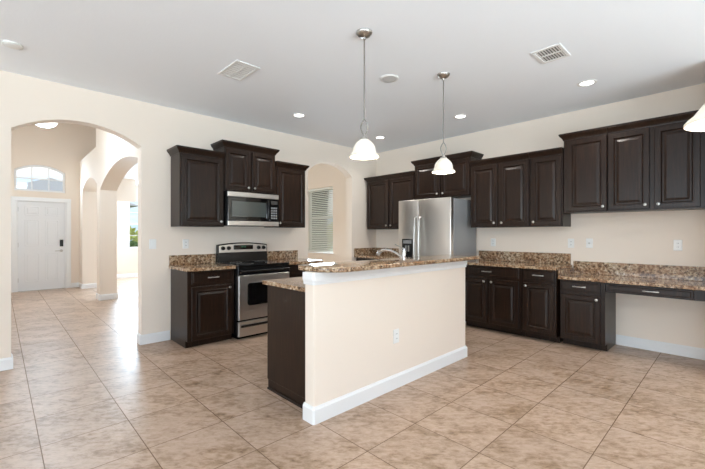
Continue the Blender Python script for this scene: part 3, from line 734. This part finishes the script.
def pendant(x, y, zr, label, prof, loopw=.02, group='glass pendants', s=1.0):
    t = thing('pendant_lamp', label, 'pendant lamp', (x, y, H-.001), group)
    mb = MB(); mb.lathe((x, y, H-.001), [(.062, 0), (.062, -.006), (.058, -.014), (.046, -.028), (.028, -.037), (.013, -.042), (.01, -.056), (.001, -.056)], 28); obj('canopy', mb, 'nickel', t, True)
    ztop = zr + prof[-1][1]; zc = ztop + .032*s; zl = zc + .125*s
    mb = MB(); mb.tube([(x, y, H-.06), (x, y, zl)], .0055, 10); obj('rod', mb, 'nickel_dark', t, True)
    mb = MB()
    for sgn in (1, -1):
        P = []
        for i in range(17):
            q = i/16; a = math.radians(-75 + 62*q)
            rr = .027*s*math.sin(pi*q)**.8; P.append((x+sgn*rr*math.cos(a), y+sgn*rr*math.sin(a), zl - (zl-zc)*q))
        mb.tube(P, .0046*s, 8)
    obj('twisted_loop', mb, 'nickel_dark', t, True)
    mb = MB(); mb.lathe((x, y, ztop), [(.001, .036*s), (.011*s, .034*s), (.014*s, .02*s), (.03*s, .012*s), (.036*s, -.004), (.02, -.006)], 24); obj('shade_cap', mb, 'nickel', t, True)
    th = .004; full = [(r, z) for r, z in prof] ; inner = [(max(r-th, .001), z-.001) for r, z in prof[::-1]]
    mb = MB(); mb.lathe((x, y, zr), [prof[0]] + full[1:] + inner + [prof[0]], 40); sh = obj('glass_shade', mb, 'shade', t, True)
    mb = MB(); mb.lathe((x, y, zr), [(.001, .035*s), (.022*s, .045*s), (.028*s, .065*s), (.015*s, .1*s), (.012*s, .12*s)], 16); obj('bulb', mb, 'bulb', t, True)
    point('pendant_glow', (x, y, zr+.02), 5, .03, (1, .9, .75))
    return t
bell = [(.112, 0), (.113, .006), (.104, .016), (.091, .031), (.087, .05), (.083, .072), (.074, .092), (.06, .11), (.045, .124), (.034, .132)]
pendant(-3.221, -2.84, 1.887, 'nickel pendant with lit glass bell over the left half of the bar', bell)
pendant(-2.13, -2.845, 1.894, 'nickel pendant with lit glass bell over the bar near the fridge', bell)
wide = [(.160, 0), (.159, .01), (.148, .024), (.129, .04), (.108, .07), (.088, .096), (.06, .118), (.04, .132)]
pendant(-2.960, -4.813, 1.782, 'large glass pendant shade cut off by the right edge of the photo', wide, s=1.2)

def vent(x0, x1, y0, y1, label, along, banks):
    t = thing('ceiling_vent', label, 'air vent', ((x0+x1)/2, (y0+y1)/2, H-.001), 'ceiling vents')
    fr = .028; z0, z1 = H-.009, H-.001; mb = MB()
    mb.box(WORLD, x0, x0+fr, y0, y1, z0, z1, .002); mb.box(WORLD, x1-fr, x1, y0, y1, z0, z1, .002)
    mb.box(WORLD, x0+fr, x1-fr, y0, y0+fr, z0, z1, .002); mb.box(WORLD, x0+fr, x1-fr, y1-fr, y1, z0, z1, .002)
    if banks == 2: mb.box(WORLD, (x0+x1)/2-.008, (x0+x1)/2+.008, y0+fr, y1-fr, z0+.001, z1)
    obj('frame', mb, 'plastic', t)
    mb = MB(); mb.box(WORLD, x0+fr, x1-fr, y0+fr, y1-fr, H-.0018, H-.0008); obj('duct_opening', mb, 'dark_void', t)
    nsl = 8; mb = MB()
    for b in ((x0+fr, (x0+x1)/2-.008), ((x0+x1)/2+.008, x1-fr)):
        for i in range(nsl):
            y = y0+fr + (y1-y0-2*fr)*(i+.5)/nsl; w_ = (y1-y0-2*fr)/nsl*.34; tz = .005*along
            mb.loops([[(b[0]+.001, y-w_, H-.0055-tz*.4), (b[0]+.001, y+w_, H-.0055+tz*.4), (b[0]+.001, y+w_, H-.0045+tz*.4), (b[0]+.001, y-w_, H-.0045-tz*.4)],
                      [(b[1]-.001, y-w_, H-.0055-tz*.4), (b[1]-.001, y+w_, H-.0055+tz*.4), (b[1]-.001, y+w_, H-.0045+tz*.4), (b[1]-.001, y-w_, H-.0045-tz*.4)]])
    obj('louvers', mb, 'plastic', t)
    return t
vent(-1.965, -1.675, -3.825, -3.595, 'white louvered ceiling vent toward the right, by the desk side', 1, 2)
vent(-3.725, -3.485, -1.745, -1.355, 'white louvered ceiling vent toward the left, before the range', -1, 2)
t = thing('ceiling_speaker', 'round white ceiling speaker between the two island pendants', 'speaker', (-2.444, -2.427, H-.001))
mb = MB(); mb.lathe((-2.444, -2.427, H-.001), [(.092, 0), (.092, -.005), (.084, -.012), (.074, -.012)], 32); obj('rim', mb, 'plastic', t, True)
mb = MB(); mb.lathe((-2.444, -2.427, H-.001), [(.0735, -.003), (.07, -.010), (.001, -.011)], 32); obj('grille', mb, plain('grille_grey', srgb(205, 205, 204), .7), t)
t = thing('smoke_detector', 'small flat white detector on the ceiling above the archway', 'smoke detector', (-5.168, -.735, H-.001))
mb = MB(); mb.lathe((-5.168, -.735, H-.001), [(.065, 0), (.065, -.01), (.055, -.018), (.03, -.021), (.001, -.021)], 28); obj('housing', mb, 'plastic', t, True)
mb = MB(); mb.lathe((-5.168, -.735, H-.0125), [(.0652, .003), (.0652, -.002), (.06, -.004)], 28); obj('sensor_slots', mb, 'blind', t, True)

t = thing('hanging_bowl_light', 'lit white bowl light hanging in the foyer beyond the archway', 'ceiling light', (-4.76, 2.3, HF-.001))
bx, by, zb = -4.76, 2.3, 2.885
mb = MB(); mb.lathe((bx, by, HF-.001), [(.07, 0), (.07, -.02), (.02, -.035), (.001, -.035)], 28); obj('canopy', mb, 'nickel', t, True)
mb = MB(); mb.lathe((bx, by, zb), [(.155, .085), (.152, .07), (.13, .035), (.08, .008), (.001, 0)], 32); obj('glass_bowl', mb, 'bowl', t, True)
mb = MB(); mb.tube([(bx, by, zb-.015), (bx, by, HF-.03)], .007, 10); obj('stem', mb, 'nickel', t, True)
point('foyer_glow', (-4.75, 2.3, 2.78), 52, .14, (.62, .82, 1))

# ------------------------------------------------------------------ blinds and outdoors
t = thing('window_blind', 'white slatted horizontal blind on the window beyond the narrow arch', 'blind', FB(-1.75, -.05, 2.3))
b0, b1 = -2.205, -1.29
mb = MB(); mb.box(FB, b0, b1, -.075, -.02, 2.29, 2.336, .004); obj('head_rail', mb, 'blind', t)
mb = MB(); nsl = 33
for i in range(nsl):
    z = .935 + (2.27-.935)*i/(nsl-1); a = math.radians(40); hw = .024
    dn, dz = hw*math.cos(a), hw*math.sin(a)
    mb.loops([[FB(u, -.047-dn, z+dz), FB(u, -.047, z+.003), FB(u, -.047+dn, z-dz), FB(u, -.047+dn, z-dz-.002), FB(u, -.047, z+.0005), FB(u, -.047-dn, z+dz-.002)] for u in (b0+.004, b1-.004)])
obj('slats', mb, 'blind', t)
mb = MB(); mb.box(FB, b0+.002, b1-.002, -.072, -.022, .889, .913, .003); obj('bottom_rail', mb, 'blind', t)
mb = MB()
for u in (b0+.15, b1-.15): mb.tube([FB(u, -.0215, .91), FB(u, -.0215, 2.3)], .0012, 6)
obj('ladder_cord', mb, 'blind', t)

def shrub(name, loc, r, mat, label, seed, n=420):
    rnd = random.Random(seed); mb = MB(); bm = mb.bm
    for i in range(n):
        a, b = rnd.uniform(0, 2*pi), rnd.uniform(-.5, pi/2); rr = r*(.55+.45*rnd.random())
        c = Vector((rr*math.cos(a)*math.cos(b), rr*math.sin(a)*math.cos(b), r*.9+rr*math.sin(b)*.95)); s = r*.16
        d = Vector((rnd.gauss(0, 1), rnd.gauss(0, 1), rnd.gauss(0, 1))).normalized(); e = d.orthogonal().normalized()
        f = d.cross(e)
        q = [c+e*s, c+f*s*.5+d*s*.12, c-e*s, c-f*s*.5+d*s*.12]
        bm.faces.new([bm.verts.new(Vector(loc)+x) for x in q])
    t = thing(name, label, 'shrub', loc)
    obj('foliage', mb, mat, t)
    mb = MB(); mb.tube([Vector(loc), Vector(loc)+Vector((0, 0, r*.9)), Vector(loc)+Vector((.05, 0, r*1.4))], [.06, .045, .02]); obj('stem', mb, plain('bark', srgb(96, 78, 60), .9), t)
shrub('shrub', (-1.9, 9.6, -.13), .62, 'leaf', 'leafy green shrub outside the dining room window', 3, 700)
shrub('garden_hedge', (-1.2, 14.5, -.13), .95, 'leaf_pale', 'pale yellow-green hedge farther out beyond the dining window', 4, 700)
shrub('garden_tree', (3.2, 4.6, -.13), 1.0, 'leaf_pale', 'pale foliage outside behind the blinds of the nook window', 5, 900)
# neighbouring house across the street, its hip roof seen through the transom
t = thing('neighbour_house', 'neighbouring house with grey hip roof seen through the arched transom', 'house', (-3.2, 24, -.13))
hx, hy = -3.0, 24.0
mb = MB(); mb.box(WORLD, hx-3.3, hx+3.3, hy-4, hy+4, -.13, 2.95); obj('walls', mb, 'siding', t)
mb = MB(); e = .45; zr0, zr1 = 2.94, 4.6
mb.loops([[(hx-3.3-e, hy-4-e, zr0), (hx+3.3+e, hy-4-e, zr0), (hx+3.3+e, hy+4+e, zr0), (hx-3.3-e, hy+4+e, zr0)],
          [(hx-.05, hy-.7, zr1), (hx+.05, hy-.7, zr1), (hx+.05, hy+.7, zr1), (hx-.05, hy+.7, zr1)]]); obj('roof', mb, 'shingle', t)
